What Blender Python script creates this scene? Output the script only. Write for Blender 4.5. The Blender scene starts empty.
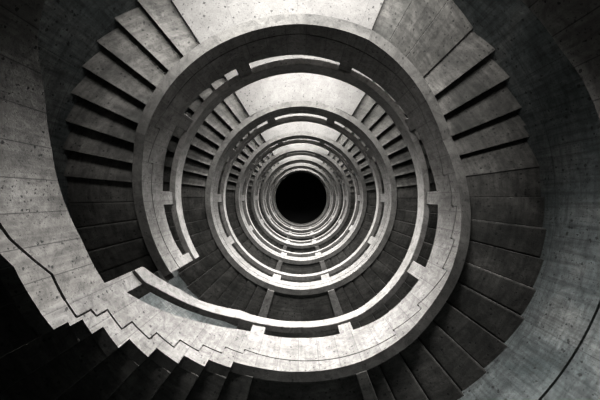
import bpy, math, bisect
from math import sin, cos, radians, pi
S = bpy.context.scene
C = S.collection
K = 720.0          # f(px) * void radius : a height z is read off a ring radius r as z = K / r
R = 2.4            # radius of the open well
T = 0.145          # thickness of the parapet walls
RO = 3.6           # inner radius of the outer wall
RO2 = 3.86         # the shaft steps out above the first turn
FL = 3.62          # storey height
NR = 7

# ------------------------------------------------------------------ materials
ALB = 0.17
def concrete(name, c0, c1, c2, joint=(0.6, 0.55), jstr=0.5, pits=1.0, streak=0.0, boards=0.0, rough=0.85, stain=1.0, psc=11.0):
    m = bpy.data.materials.new(name); m.use_nodes = True
    nt = m.node_tree; N = nt.nodes; L = nt.links
    c0, c1, c2 = (tuple(q * ALB for q in c) for c in (c0, c1, c2))
    b = N['Principled BSDF']; b.inputs['Roughness'].default_value = rough
    b.inputs['Specular IOR Level'].default_value = 0.25
    def n(t, **k):
        x = N.new(t)
        for a, v in k.items():
            if a in x.inputs: x.inputs[a].default_value = v
            else: setattr(x, a, v)
        return x
    geo = n('ShaderNodeNewGeometry'); uv = n('ShaderNodeUVMap'); uv.uv_map = 'UVMap'
    pos = geo.outputs['Position']
    big = n('ShaderNodeTexNoise', Scale=1.1, Detail=5.0, Roughness=0.6, Distortion=0.6); L.new(pos, big.inputs['Vector'])
    ramp = n('ShaderNodeValToRGB'); L.new(big.outputs['Fac'], ramp.inputs['Fac'])
    e = ramp.color_ramp.elements
    e[0].position = 0.33; e[0].color = (*c0, 1); e[1].position = 0.66; e[1].color = (*c2, 1)
    x = e.new(0.5); x.color = (*c1, 1)
    col = ramp.outputs['Color']
    def mul(col, fac, amount):
        mx = n('ShaderNodeMix', data_type='RGBA', blend_type='MULTIPLY'); mx.inputs[0].default_value = amount
        L.new(col, mx.inputs[6]); L.new(fac, mx.inputs[7]); return mx.outputs[2]
    def rmp(src, p0, v0, p1, v1):
        r = n('ShaderNodeValToRGB'); L.new(src, r.inputs['Fac']); q = r.color_ramp.elements
        q[0].position = p0; q[0].color = (v0, v0, v0, 1); q[1].position = p1; q[1].color = (v1, v1, v1, 1)
        return r.outputs['Color']
    med = n('ShaderNodeTexNoise', Scale=5.5, Detail=8.0, Roughness=0.72, Distortion=1.2); L.new(pos, med.inputs['Vector'])
    col = mul(col, rmp(med.outputs['Fac'], 0.36, 0.3, 0.6, 1.15), 0.7 * stain)
    fine = n('ShaderNodeTexNoise', Scale=45.0, Detail=4.0, Roughness=0.7); L.new(pos, fine.inputs['Vector'])
    col = mul(col, rmp(fine.outputs['Fac'], 0.25, 0.55, 0.7, 1.15), 0.45)
    h = [fine.outputs['Fac']]
    if streak:
        mp = n('ShaderNodeMapping'); L.new(uv.outputs['UV'], mp.inputs['Vector']); mp.inputs['Scale'].default_value = (1.6, 14.0, 1)
        st = n('ShaderNodeTexNoise', Scale=1.0, Detail=5.0, Roughness=0.65); L.new(mp.outputs[0], st.inputs['Vector'])
        col = mul(col, rmp(st.outputs['Fac'], 0.36, 0.35, 0.6, 1.15), streak)
    if boards:
        mp = n('ShaderNodeMapping'); L.new(uv.outputs['UV'], mp.inputs['Vector']); mp.inputs['Scale'].default_value = (16.0, 0.9, 1)
        st = n('ShaderNodeTexNoise', Scale=1.0, Detail=4.0, Roughness=0.6); L.new(mp.outputs[0], st.inputs['Vector'])
        col = mul(col, rmp(st.outputs['Fac'], 0.38, 0.4, 0.55, 1.08), boards)
    # cast-in air holes
    if pits:
        wn = n('ShaderNodeTexNoise', Scale=40.0, Detail=3.0); L.new(pos, wn.inputs['Vector'])
        wp = n('ShaderNodeMix', data_type='RGBA', blend_type='LINEAR_LIGHT'); wp.inputs[0].default_value = .018
        L.new(pos, wp.inputs[6]); L.new(wn.outputs['Color'], wp.inputs[7]); ppos = wp.outputs[2]
        vo = n('ShaderNodeTexVoronoi', Scale=psc); L.new(ppos, vo.inputs['Vector'])
        sub = n('ShaderNodeSeparateColor'); L.new(vo.outputs['Color'], sub.inputs[0])
        thr = n('ShaderNodeMath', operation='MULTIPLY_ADD'); L.new(sub.outputs[0], thr.inputs[0]); thr.inputs[1].default_value = 0.6; thr.inputs[2].default_value = -0.31
        df = n('ShaderNodeMath', operation='SUBTRACT'); L.new(vo.outputs['Distance'], df.inputs[0]); L.new(thr.outputs[0], df.inputs[1])
        mk = rmp(df.outputs[0], 0.0, 0.08, 0.05, 1.0)
        col = mul(col, mk, pits)
        vo2 = n('ShaderNodeTexVoronoi', Scale=psc * 2.3); L.new(ppos, vo2.inputs['Vector'])
        s2 = n('ShaderNodeSeparateColor'); L.new(vo2.outputs['Color'], s2.inputs[0])
        t2 = n('ShaderNodeMath', operation='MULTIPLY_ADD'); L.new(s2.outputs[1], t2.inputs[0]); t2.inputs[1].default_value = 0.8; t2.inputs[2].default_value = -0.43
        d2 = n('ShaderNodeMath', operation='SUBTRACT'); L.new(vo2.outputs['Distance'], d2.inputs[0]); L.new(t2.outputs[0], d2.inputs[1])
        col = mul(col, rmp(d2.outputs[0], 0.0, 0.25, 0.06, 1.0), pits * 0.8)
        mk2 = n('ShaderNodeSeparateColor'); L.new(mk, mk2.inputs[0]); h.append(mk2.outputs[0])
    if joint:
        br = n('ShaderNodeTexBrick', Scale=1.0); L.new(uv.outputs['UV'], br.inputs['Vector'])
        br.inputs['Brick Width'].default_value = joint[0]; br.inputs['Row Height'].default_value = joint[1]
        br.inputs['Mortar Size'].default_value = 0.006; br.inputs['Mortar Smooth'].default_value = 0.3; br.offset = 0.37 if joint[1] < 9 else 0
        br.inputs['Color1'].default_value = (1, 1, 1, 1); br.inputs['Color2'].default_value = (.8, .8, .8, 1); br.inputs['Mortar'].default_value = (.12, .12, .12, 1)
        col = mul(col, br.outputs['Color'], jstr)
    L.new(col, b.inputs['Base Color'])
    acc = h[0]
    for q in h[1:]:
        a = n('ShaderNodeMath', operation='ADD'); L.new(acc, a.inputs[0]); L.new(q, a.inputs[1]); acc = a.outputs[0]
    bp = n('ShaderNodeBump', Strength=0.35, Distance=0.01); L.new(acc, bp.inputs['Height']); L.new(bp.outputs[0], b.inputs['Normal'])
    return m

M_wall = concrete('parapet_concrete', (.36, .345, .325), (.48, .46, .44), (.56, .54, .52), joint=(0.3, 40), jstr=.55, pits=.85, boards=.35, psc=18)
M_near = concrete('near_parapet_concrete', (.30, .285, .265), (.43, .41, .385), (.52, .50, .475), joint=(0.3, 30), jstr=.75, pits=.95, boards=.5, psc=22)
M_rail = concrete('rail_concrete', (.42, .405, .385), (.50, .48, .46), (.56, .54, .52), joint=None, pits=.4)
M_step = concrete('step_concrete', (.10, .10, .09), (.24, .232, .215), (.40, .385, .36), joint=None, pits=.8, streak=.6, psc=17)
M_rim_shade = concrete('rim_shaded_concrete', (.16, .155, .145), (.28, .27, .255), (.36, .35, .33), joint=None, pits=.6, psc=17)  # parapet undersides: their shade is put into this darker colour
M_land = concrete('landing_concrete', (.28, .27, .26), (.34, .33, .317), (.38, .37, .357), joint=(1.05, 2.0), jstr=.3, pits=.8, stain=.45, psc=17)
M_outer = concrete('outer_wall_concrete', (.10, .13, .13), (.26, .295, .295), (.48, .50, .485), joint=(1.25, 2.1), jstr=.55, pits=.9, streak=.6, boards=.7, psc=15)
M_dark = concrete('roof_shade_concrete', (.012, .014, .014), (.018, .02, .02), (.024, .026, .026), joint=None, pits=0)  # near-black, so the unlit look of the roof is in its colour

# ------------------------------------------------------------------ mesh helpers
EPS = 0.02
class Tab:
    """piecewise linear table over the azimuth; two entries at one azimuth make a step"""
    def __init__(s, pts):
        s.a = []; s.v = []
        for a, v in pts:
            if s.a and a <= s.a[-1]: a = s.a[-1] + EPS
            s.a.append(a); s.v.append(v)
    def __call__(s, a):
        if a <= s.a[0]: return s.v[0]
        if a >= s.a[-1]: return s.v[-1]
        i = bisect.bisect_right(s.a, a) - 1
        t = (a - s.a[i]) / (s.a[i+1] - s.a[i])
        return s.v[i] + t * (s.v[i+1] - s.v[i])
def const(v): return Tab([(0, v)])
def ztab(pts): return Tab([(a, K / r) for a, r in pts])

class MB:
    def __init__(s): s.v = []; s.f = []; s.uv = []; s.bot = []
    def quad(s, ids, uvs): s.f.append(ids); s.uv.append(uvs)
    def sector(s, a0, a1, ri, ro, zb, zt, step=1.0, closed=False, drop=None):
        zb = zb if callable(zb) else const(zb); zt = zt if callable(zt) else const(zt)
        g = {a0, a1}
        k = math.ceil(a0 / step)
        while k * step < a1: g.add(k * step); k += 1
        for t in (zb, zt):
            if isinstance(t, Tab):
                for x in t.a:
                    if a0 < x < a1: g.add(x)
        A = sorted(g); A = [x for i, x in enumerate(A) if i == 0 or x - A[i-1] > EPS * .4]
        base = len(s.v); rows = []
        for a in A:
            q = radians(a); b, t = zb(a), max(zt(a), zb(a) + .002)
            rows.append((a, b, t)); 
            for r, z in ((ri, b), (ro, b - (drop(a) if drop else 0)), (ro, t), (ri, t)): s.v.append((r * sin(q), r * cos(q), z))
        rm = (ri + ro) / 2
        for i in range(len(A) - 1):
            p = base + 4 * i; n = p + 4
            a, b, t = rows[i]; a2, b2, t2 = rows[i+1]; u, u2 = radians(a), radians(a2)
            s.bot.append(len(s.f)); s.quad((p, p+1, n+1, n), ((u*3, ri), (u*3, ro), (u2*3, ro), (u2*3, ri)))
            s.quad((p+1, p+2, n+2, n+1), ((u*ro, b), (u*ro, t), (u2*ro, t2), (u2*ro, b2)))
            s.quad((p+2, p+3, n+3, n+2), ((u*3, ro), (u*3, ri), (u2*3, ri), (u2*3, ro)))
            s.quad((p+3, p, n, n+3), ((u*ri, t), (u*ri, b), (u2*ri, b2), (u2*ri, t2)))
        if not closed:
            for o, fl in ((base, 1), (base + 4 * (len(A) - 1), 0)):
                ids = (o, o+3, o+2, o+1) if fl else (o, o+1, o+2, o+3)
                d = {o: (ri, rows[0 if fl else -1][1]), o+1: (ro, rows[0 if fl else -1][1]), o+2: (ro, rows[0 if fl else -1][2]), o+3: (ri, rows[0 if fl else -1][2])}
                s.quad(ids, tuple(d[i] for i in ids))
        return s
    def build(s, name, mat, parent=None, bevel=0, at=(0, 0, 0), under=None):
        me = bpy.data.meshes.new(name); me.from_pydata([(x-at[0], y-at[1], z-at[2]) for x, y, z in s.v], [], s.f)
        ul = me.uv_layers.new(name='UVMap'); i = 0
        for us in s.uv:
            for u in us: ul.data[i].uv = u; i += 1
        me.materials.append(mat)
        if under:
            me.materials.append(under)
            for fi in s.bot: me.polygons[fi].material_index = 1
        me.update()
        import bmesh
        bm = bmesh.new(); bm.from_mesh(me); bmesh.ops.remove_doubles(bm, verts=bm.verts, dist=1e-5)
        bmesh.ops.recalc_face_normals(bm, faces=bm.faces); bm.to_mesh(me); bm.free()
        o = bpy.data.objects.new(name, me); C.objects.link(o); o.location = at
        if parent: o.parent = parent; o.location = (at[0]-parent.location.x, at[1]-parent.location.y, at[2]-parent.location.z)
        if bevel:
            b = o.modifiers.new('edge', 'BEVEL'); b.width = bevel; b.segments = 2; b.limit_method = 'ANGLE'; b.angle_limit = radians(40)
        return o
def thing(name, label, cat, loc, group=None):
    o = bpy.data.objects.new(name, None); C.objects.link(o); o.location = loc
    o.empty_display_size = .2
    return tag(o, label, cat, group)
def tag(o, label, cat, group=None):
    o['label'] = label; o['category'] = cat
    if group: o['group'] = group
    return o
def dup(root, dz, label):
    r = root.copy(); C.objects.link(r); r.location.z += dz; r['label'] = label
    for ch in list(root.children):
        c = ch.copy(); C.objects.link(c); c.parent = r
        for gch in ch.children:
            d = gch.copy(); C.objects.link(d); d.parent = c
    return r
def struct(o): o['kind'] = 'structure'; return o

# ------------------------------------------------------------------ ring walls
def shift(t, dz, da, up):
    """offset a stepped joint line by dz, and its upright jumps by da, so the gap is even"""
    out = []
    n = len(t.a)
    for i in range(n):
        a, v = t.a[i], t.v[i]
        j = i + 1 if i + 1 < n and t.a[i+1] - a < 2 * EPS else (i - 1 if i and a - t.a[i-1] < 2 * EPS else None)
        if j is not None:
            lo, hi = min(i, j), max(i, j)
            rise = t.v[hi] > t.v[lo]
            a += (da if rise else -da) * (-1 if up else 1)
        out.append((a, v + dz))
    return Tab(out)
def parapet(root, a0, a1, zb, zg, zs, zrb, zrt, posts, mat=None, closed=False, step=1.0, groove=.011, da=.22):
    mat = mat or M_wall
    sh = lambda t, d: Tab([(a, v + d) for a, v in zip(t.a, t.v)])
    MB().sector(a0, a1, R, R + .03, zb, shift(zg, -groove, da, False), step, closed).build('stringer_band', mat, root, under=M_rim_shade)
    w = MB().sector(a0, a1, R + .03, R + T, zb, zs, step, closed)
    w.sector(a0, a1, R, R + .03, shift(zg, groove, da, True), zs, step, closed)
    w.build('parapet_wall', mat, root, under=M_rim_shade)
    for p in posts:
        pa, pb = p if isinstance(p, tuple) else (p - 2.8, p + 2.8)
        MB().sector(pa, pb, R + .001, R + T - .001, sh(zs, -.01), sh(zrb, .01), step).build('rail_post', mat, root, .006)
    sc = (R - .045) / R
    zrb, zrt = (Tab([(a, v * sc if R * 300 / v > 100 else v - .17) for a, v in zip(t.a, t.v)]) for t in (zrb, zrt))
    MB().sector(a0, a1, R - .045, R + .065, zrb, zrt, step, closed).build('handrail', M_rail, root, 0 if closed else .01)

ORD = ['outermost', 'second', 'third', 'fourth', 'fifth', 'sixth', 'innermost']

# --- ring 1 (nearest full turn). azimuth counted from the rear landing round by the left
zb1 = ztab([(113.4, 285), (118, 280), (118, 264), (119, 264), (119, 250), (123, 249), (123, 236), (129.4, 236), (129.4, 222), (136.1, 220.5), (136.1, 208),
            (143.4, 206), (143.4, 196), (150.2, 194), (150.2, 186), (157.5, 183.5), (157.5, 177), (165, 175), (180, 173.6), (201, 174), (218, 172), (228, 169), (243, 167), (255, 164), (270, 159),
            (283, 155), (292, 153), (302, 156), (315, 162), (328, 168), (337, 172), (360, 174), (393, 174), (406, 173), (421, 170), (428, 168), (436, 163), (450, 158), (460, 154.5), (480, 150)])
zg1 = ztab([(113.4, 257), (118, 254), (118, 238), (120, 236), (120, 223.5), (126.2, 222), (126.2, 209.5), (133, 207), (133, 197.5), (139.6, 196), (139.6, 186.5), (146.4, 184), (146.4, 176.5),
            (153.2, 174), (153.2, 167), (159.7, 166), (159.7, 161.5), (180, 162.8), (201, 165), (215, 166), (215, 161), (227.5, 163.5), (227.5, 158), (243.6, 163), (243.6, 158),
            (255, 159), (255, 155), (267, 156), (267, 151), (279, 149), (279, 144), (300, 146), (320, 155), (360, 164), (400, 163), (418, 161), (424, 163), (424, 157), (437, 157), (437, 152), (449, 149), (480, 140)])
zs1 = ztab([(113.4, 198), (118.5, 198), (126, 184), (136, 167), (143, 157), (155, 145), (161, 141.5), (180, 140), (200, 141.5), (213, 144), (236, 143.5), (252, 140), (270, 136.5), (285, 133),
            (308, 134), (340, 140), (360, 143), (396, 145), (415, 144.5), (429, 143), (443, 139), (450, 138), (468, 134), (480, 130)])
zrt1 = ztab([(113.4, 172), (117.4, 165.5), (127, 151.4), (135.3, 143.6), (144.8, 133.4), (151.5, 127.5), (165, 124.5), (180, 123), (207, 124.5), (232, 120.6), (250, 118), (270, 116.5), (300, 118),
             (330, 123), (360, 125), (400, 124.5), (425, 122.5), (450, 119.5), (468, 117.7), (480, 117)])
zrb1 = ztab([(113.4, 181), (118.4, 177), (122, 170), (129.6, 159), (137, 150), (146.4, 140.5), (153, 135), (165, 131), (180, 129), (207, 130.5), (232, 127), (250, 124.5), (270, 123), (300, 125.5),
             (330, 131), (360, 134), (400, 132), (425, 129), (450, 125.5), (468, 123), (480, 122)])
par1 = thing('parapet_ring', 'outermost pale concrete parapet ring with its cut-off left end above dark steps', 'parapet', (0, 0, 4.16), 'parapet rings around the open well')
parapet(par1, 113.4, 480, zb1, zg1, zs1, zrb1, zrt1, [(113.4, 118.5), 162, 198.8, 238, 270, 304, 341.2, 384, 417, 450, (475.8, 480)], M_wall)

# --- ring 0, below ring 1: wall that passes by the left side, over the top and down the right
zt0 = ztab([(-77, 309), (-75, 309), (-67, 305), (-60, 299), (-48, 296), (-20, 305), (20, 318), (45, 325), (52, 324), (55.7, 316), (59, 307), (62, 297), (65.5, 284), (69, 274), (79, 254), (88, 241), (101, 223), (113.4, 214)])
zb0 = Tab([(-77, .95), (20, .95), (50, 1.1), (70, 1.5), (85, 1.9), (95, 2.22), (100.7, 2.36), (103.5, 2.44), (113.4, 2.53)])
zg0 = Tab([(-77, 1.2), (20, 1.2), (50, 1.38), (70, 1.8), (85, 2.15), (93, 2.33), (98, 2.45), (107, 2.763), (113.4, 2.80)])
r0 = thing('near_parapet', 'big pitted concrete parapet sweeping past at far left with an angled groove', 'parapet', (0, 0, .95))
MB().sector(-76.5, 113.4, R, R + .03, zb0, Tab([(a, v - .016) for a, v in zip(zg0.a, zg0.v)])).build('stringer_band', M_near, r0)
w = MB().sector(-76.5, 113.4, R + .03, R + T, zb0, zt0)
w.sector(-76.5, 113.4, R, R + .03, Tab([(a, v + .016) for a, v in zip(zg0.a, zg0.v)]), zt0)
w.build('parapet_wall', M_near, r0)

# ------------------------------------------------------------------ steps, landings
def steps(root, edges, zb, ro=RO, lift=.085, amp=.18, turn=90, thick=.30, drop=None):
    """edges: azimuths running AWAY from the rear landing; soffit panels are saw-toothed"""
    for a, b in zip(edges[:-1], edges[1:]):
        lo, hi = min(a, b), max(a, b)
        d = abs((((a + b) / 2 + 180) % 360) - 180)
        t = max(-1, min(1, (turn - d) / 12.0))
        e = EPS * 2
        z0 = zb(lo + e); z1 = zb(hi - e)
        if callable(amp): am = amp(d)
        else: am = amp * t if t > 0 else amp * .45 * t
        near, far = (.5 * am, -.5 * am)
        if a < b: z0 += near; z1 += far
        else: z0 += far; z1 += near
        ba = Tab([(lo, z0 + lift), (hi, z1 + lift)])
        ta = Tab([(lo, z0 + lift + thick), (hi, z1 + lift + thick)])
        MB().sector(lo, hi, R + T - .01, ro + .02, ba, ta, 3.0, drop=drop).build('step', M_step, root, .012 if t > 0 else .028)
FG = 'stair flights around the well'
# entry flight, lower left, with the sawn-looking underside
f0 = thing('stair_flight', 'dark flight of steps at lower left with zigzag edge against the pale wall', 'stairs', (0, 0, 2.5), FG)
for lo, hi, z in ((97, 103.5, 2.40), (103.5, 110, 2.47), (110, 118, 2.54), (118, 123, K/250), (123, 129.4, K/236), (129.4, 136.1, K/221.3), (136.1, 143.4, K/207), (143.4, 150.2, K/195), (150.2, 157.5, K/185), (157.5, 165, K/176)):
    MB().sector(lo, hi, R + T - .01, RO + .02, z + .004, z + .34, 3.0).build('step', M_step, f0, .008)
f00 = thing('stair_flight', 'lowest flight of steps behind the big near parapet at far left', 'stairs', (0, 0, .95), FG)
e0 = [97 - 6.5 * i for i in range(15)]
for b, a in zip(e0[:-1], e0[1:]):
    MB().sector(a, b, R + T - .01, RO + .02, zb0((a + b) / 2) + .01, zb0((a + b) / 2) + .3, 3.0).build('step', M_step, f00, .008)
tag(MB().sector(-76, e0[-1], R + T - .01, RO + .02, 1.0, 1.25).build('landing', M_land, None), 'lowest landing behind the dark near parapet at the upper right corner', 'landing')

sl = thing('stair_flight', 'outermost flight of wide steps on the left, light near the top landing and dark below', 'stairs', (0, 0, 4.2), FG)
steps(sl, [393.2 + 6.45 * i for i in range(14)], zb1)
MB().sector(477.05, 482, R + T - .01, RO + .02, 4.72, 5.1).build('end_beam', M_step, sl, .01)
sr = thing('stair_flight', 'outermost flight of wide steps on the right, thin pale edges between dark treads', 'stairs', (0, 0, 4.2), FG)
er = [337.2, 330.6, 323.3, 314.6, 307.3, 300, 292.2, 285, 277.5, 270.2, 263, 255.8, 248.8, 241.8, 234.4, 227, 219.7, 212.3, 205, 199.2]
def amp_r(d):
    if d < 28: return .03
    if d < 44: return -.06
    if d < 83: return .18 if d < 70 else .12
    return -.075
steps(sr, er, zb1, amp=amp_r, drop=lambda a: .21 * sin(radians(a)) ** 2)   # soffit falls a little towards the outer wall
tag(MB().sector(337.2, 393.2, R + T - .01, RO + .02, 4.18, 4.55).build('landing', M_land, None, .008), 'brightly lit smooth concrete landing at the top edge of the picture', 'landing', 'bright rear landings')
ld = thing('landing', 'dark front landing at the bottom edge of the picture, a beam along its right side', 'landing', (0, -3, 4.3), 'dark front landings')
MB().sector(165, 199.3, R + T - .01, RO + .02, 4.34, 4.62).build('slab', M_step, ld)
MB().sector(197.3, 200.8, R + T - .005, RO + .01, 4.13, 4.4).build('beam', M_step, ld, .01)
MB().sector(165, 197.2, R + T, R + T + .04, 4.16, 4.345).build('rim', M_step, ld)

# --- rings 2..7 : one set, copied upwards
Z2 = 7.87
def ring_z(base, k=.10): return Tab([(a, base + k * abs(sin(radians(a)))) for a in range(0, 361, 5)])
zb2 = ring_z(Z2 - .02)
g2 = []
for i in range(0, 48):
    a = 7.5 * i; h = Z2 + .26 + .1 * abs(sin(radians(a + 3.7))); up = (a > 180)
    w_ = .05 if 30 < (a % 180) < 160 else 0
    g2 += [(a, h - w_ / 2), (a + 7.45, h + w_ / 2)]
par2 = thing('parapet_ring', 'second pale concrete parapet ring inward, smaller and further up the well than the outermost', 'parapet', (0, 0, Z2), 'parapet rings around the open well')
parapet(par2, 0, 360, zb2, Tab(g2), ring_z(Z2 + .64), ring_z(Z2 + 1.28), ring_z(Z2 + 1.54), [21, 57, 90, 121, 163, 197, 239, 270, 303, 339], closed=True, step=2.0, groove=.014, da=.3)
sl2 = thing('stair_flight', 'flight of steps on the left between the outermost and second parapet rings', 'stairs', (0, 0, Z2), FG)
steps(sl2, [32 + 6.4 * i for i in range(21)], zb2, RO2, amp=.24, lift=.11)
sr2 = thing('stair_flight', 'flight of steps on the right seen between the outermost and second parapet rings', 'stairs', (0, 0, Z2), FG)
steps(sr2, [328.5 - 6.5 * i for i in range(21)], zb2, RO2, amp=.24, lift=.11)
lt2 = tag(MB().sector(-31.5, 32, R + T - .01, RO2 + .02, Z2 + .01, Z2 + .4).build('landing', M_land, None, at=(0, 3, Z2)), 'bright landing seen inside the outermost parapet ring', 'landing', 'bright rear landings')
lb2 = thing('landing', 'dark front landing between two short beams, just inside the outermost parapet ring', 'landing', (0, -3, Z2), 'dark front landings')
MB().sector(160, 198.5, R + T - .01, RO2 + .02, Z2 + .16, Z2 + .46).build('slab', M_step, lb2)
MB().sector(160, 164, R + T - .005, RO2 + .01, Z2 - .03, Z2 + .2).build('beam', M_rail, lb2, .01)
MB().sector(196, 200, R + T - .005, RO2 + .01, Z2 - .03, Z2 + .2).build('beam', M_rail, lb2, .01)
for k in range(1, NR - 1):
    o = ORD[k + 1]; p = ORD[k]; dz = FL * k
    dup(par2, dz, 'innermost and smallest concrete parapet ring around the black opening' if k == NR - 2 else o + ' pale concrete parapet ring counted inward from the outermost one')
    dup(sl2, dz, 'flight of steps on the left between the %s and %s parapet rings' % (p, o))
    dup(sr2, dz, 'flight of steps on the right between the %s and %s parapet rings' % (p, o))
    dup(lt2, dz, 'bright landing arc above the black opening, between the %s and %s parapet rings' % (p, o))
    dup(lb2, dz, 'dark landing with two beams below the black opening, between the %s and %s parapet rings' % (p, o))

# ------------------------------------------------------------------ shell
ZT = Z2 + FL * (NR - 2) + 9
wb = MB(); HW = 39
wb.sector(0, 360, RO, RO + .3, -1.6, 1.26, 2.0, True)
wb.sector(HW, 360 - HW, RO, RO + .3, 1.26, 4.04, 2.0)
wb.sector(0, 360, RO, RO2 + .3, 4.04, 4.7, 2.0, True)
zprev = 4.7
for k in range(1, NR):
    zk = Z2 + FL * (k - 1); lo, hi = zk - 2.75, zk - .12
    wb.sector(0, 360, RO2, RO2 + .3, zprev, lo, 2.0, True)
    wb.sector(HW, 360 - HW, RO2, RO2 + .3, lo, hi, 2.0)
    zprev = hi
wb.sector(0, 360, RO2, RO2 + .3, zprev, ZT, 2.0, True)
struct(wb.build('wall_outer', M_outer))
def disc(name, z, r, mat):
    me = bpy.data.meshes.new(name); n = 96
    vs = [(r*cos(2*pi*i/n), r*sin(2*pi*i/n), zz) for zz in (z, z + .2) for i in range(n)]
    fs = [tuple(range(n)), tuple(range(2*n-1, n-1, -1))] + [(i, (i+1) % n, n + (i+1) % n, n + i) for i in range(n)]
    me.from_pydata(vs, [], fs); me.uv_layers.new(name='UVMap'); me.materials.append(mat)
    o = bpy.data.objects.new(name, me); C.objects.link(o); return struct(o)
JT = Tab([(190, 1080/311), (230, 1080/316), (249, 1080/320), (288, 1080/330)])
off = lambda d: Tab([(a, v + d) for a, v in zip(JT.a, JT.v)])
struct(MB().sector(190, 288, RO - .04, RO + .01, -1.5, off(-.014)).build('trim_1', M_outer, None))
struct(MB().sector(190, 288, RO - .04, RO + .01, off(.014), Tab([(190, 4.3), (240, 4.3), (255, 4.5), (288, 4.6)])).build('trim_2', M_outer, None))
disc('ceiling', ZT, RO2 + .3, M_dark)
disc('floor', -1.8, RO + .3, M_step)

# ------------------------------------------------------------------ daylight through the landing windows, and added uplights
def area(name, loc, rx, sx, sy, p, col, spread=180):
    l = bpy.data.lights.new(name, 'AREA'); l.shape = 'RECTANGLE'; l.size = sx; l.size_y = sy; l.energy = p; l.color = col; l.spread = radians(spread)
    o = bpy.data.objects.new(name, l); C.objects.link(o); o.location = loc; o.rotation_euler = (radians(rx), 0, 0)
    return o
P_SKY = 2300; P_UP = 200
for k in range(NR):
    zk = 4.16 if k == 0 else Z2 + FL * (k - 1)
    ro = RO if k == 0 else RO2
    # default area light points to -Z; -90 about X turns it towards -Y
    area('window_daylight', (0, 6.2, 3.3 if k == 0 else zk - .6), -90 + (17 if k == 0 else 20), 2.4 if k == 0 else 3.4, 2.0, P_SKY * (.75 if k == 0 else 1), (1.0, .985, .96), 84)
    for az, p in ((0, .8), (-20, .7), (20, .7)):  # added lamps aimed up to brighten landing soffits, in place of bounced light
        r_ = ro + .02; q = radians(az)
        o = area('added_uplight', (r_ * sin(q), r_ * cos(q), zk - 2.5), -90 - 70, 1.3, .8, P_UP * p, (1.0, .98, .95), 96)
        o.rotation_euler.z = -q
w = bpy.data.worlds.new('World'); S.world = w; w.use_nodes = True
w.node_tree.nodes['Background'].inputs[0].default_value = (.42, .62, .57, 1); w.node_tree.nodes['Background'].inputs[1].default_value = .09

# ------------------------------------------------------------------ camera, lying at the foot of the well looking straight up
cd = bpy.data.cameras.new('Camera'); cam = bpy.data.objects.new('Camera', cd); C.objects.link(cam); S.camera = cam
cam.location = (0, 0, 0); cam.rotation_euler = (0, pi, 0)
cd.sensor_width = 36; cd.lens = 18; cd.clip_start = .02; cd.clip_end = 200
cd.shift_x = -1 / 600; cd.shift_y = -2 / 600
S.view_settings.view_transform = 'Standard'; S.view_settings.look = 'None'; S.view_settings.gamma = 1; S.view_settings.use_curve_mapping = False
S.view_settings.exposure = 0.0
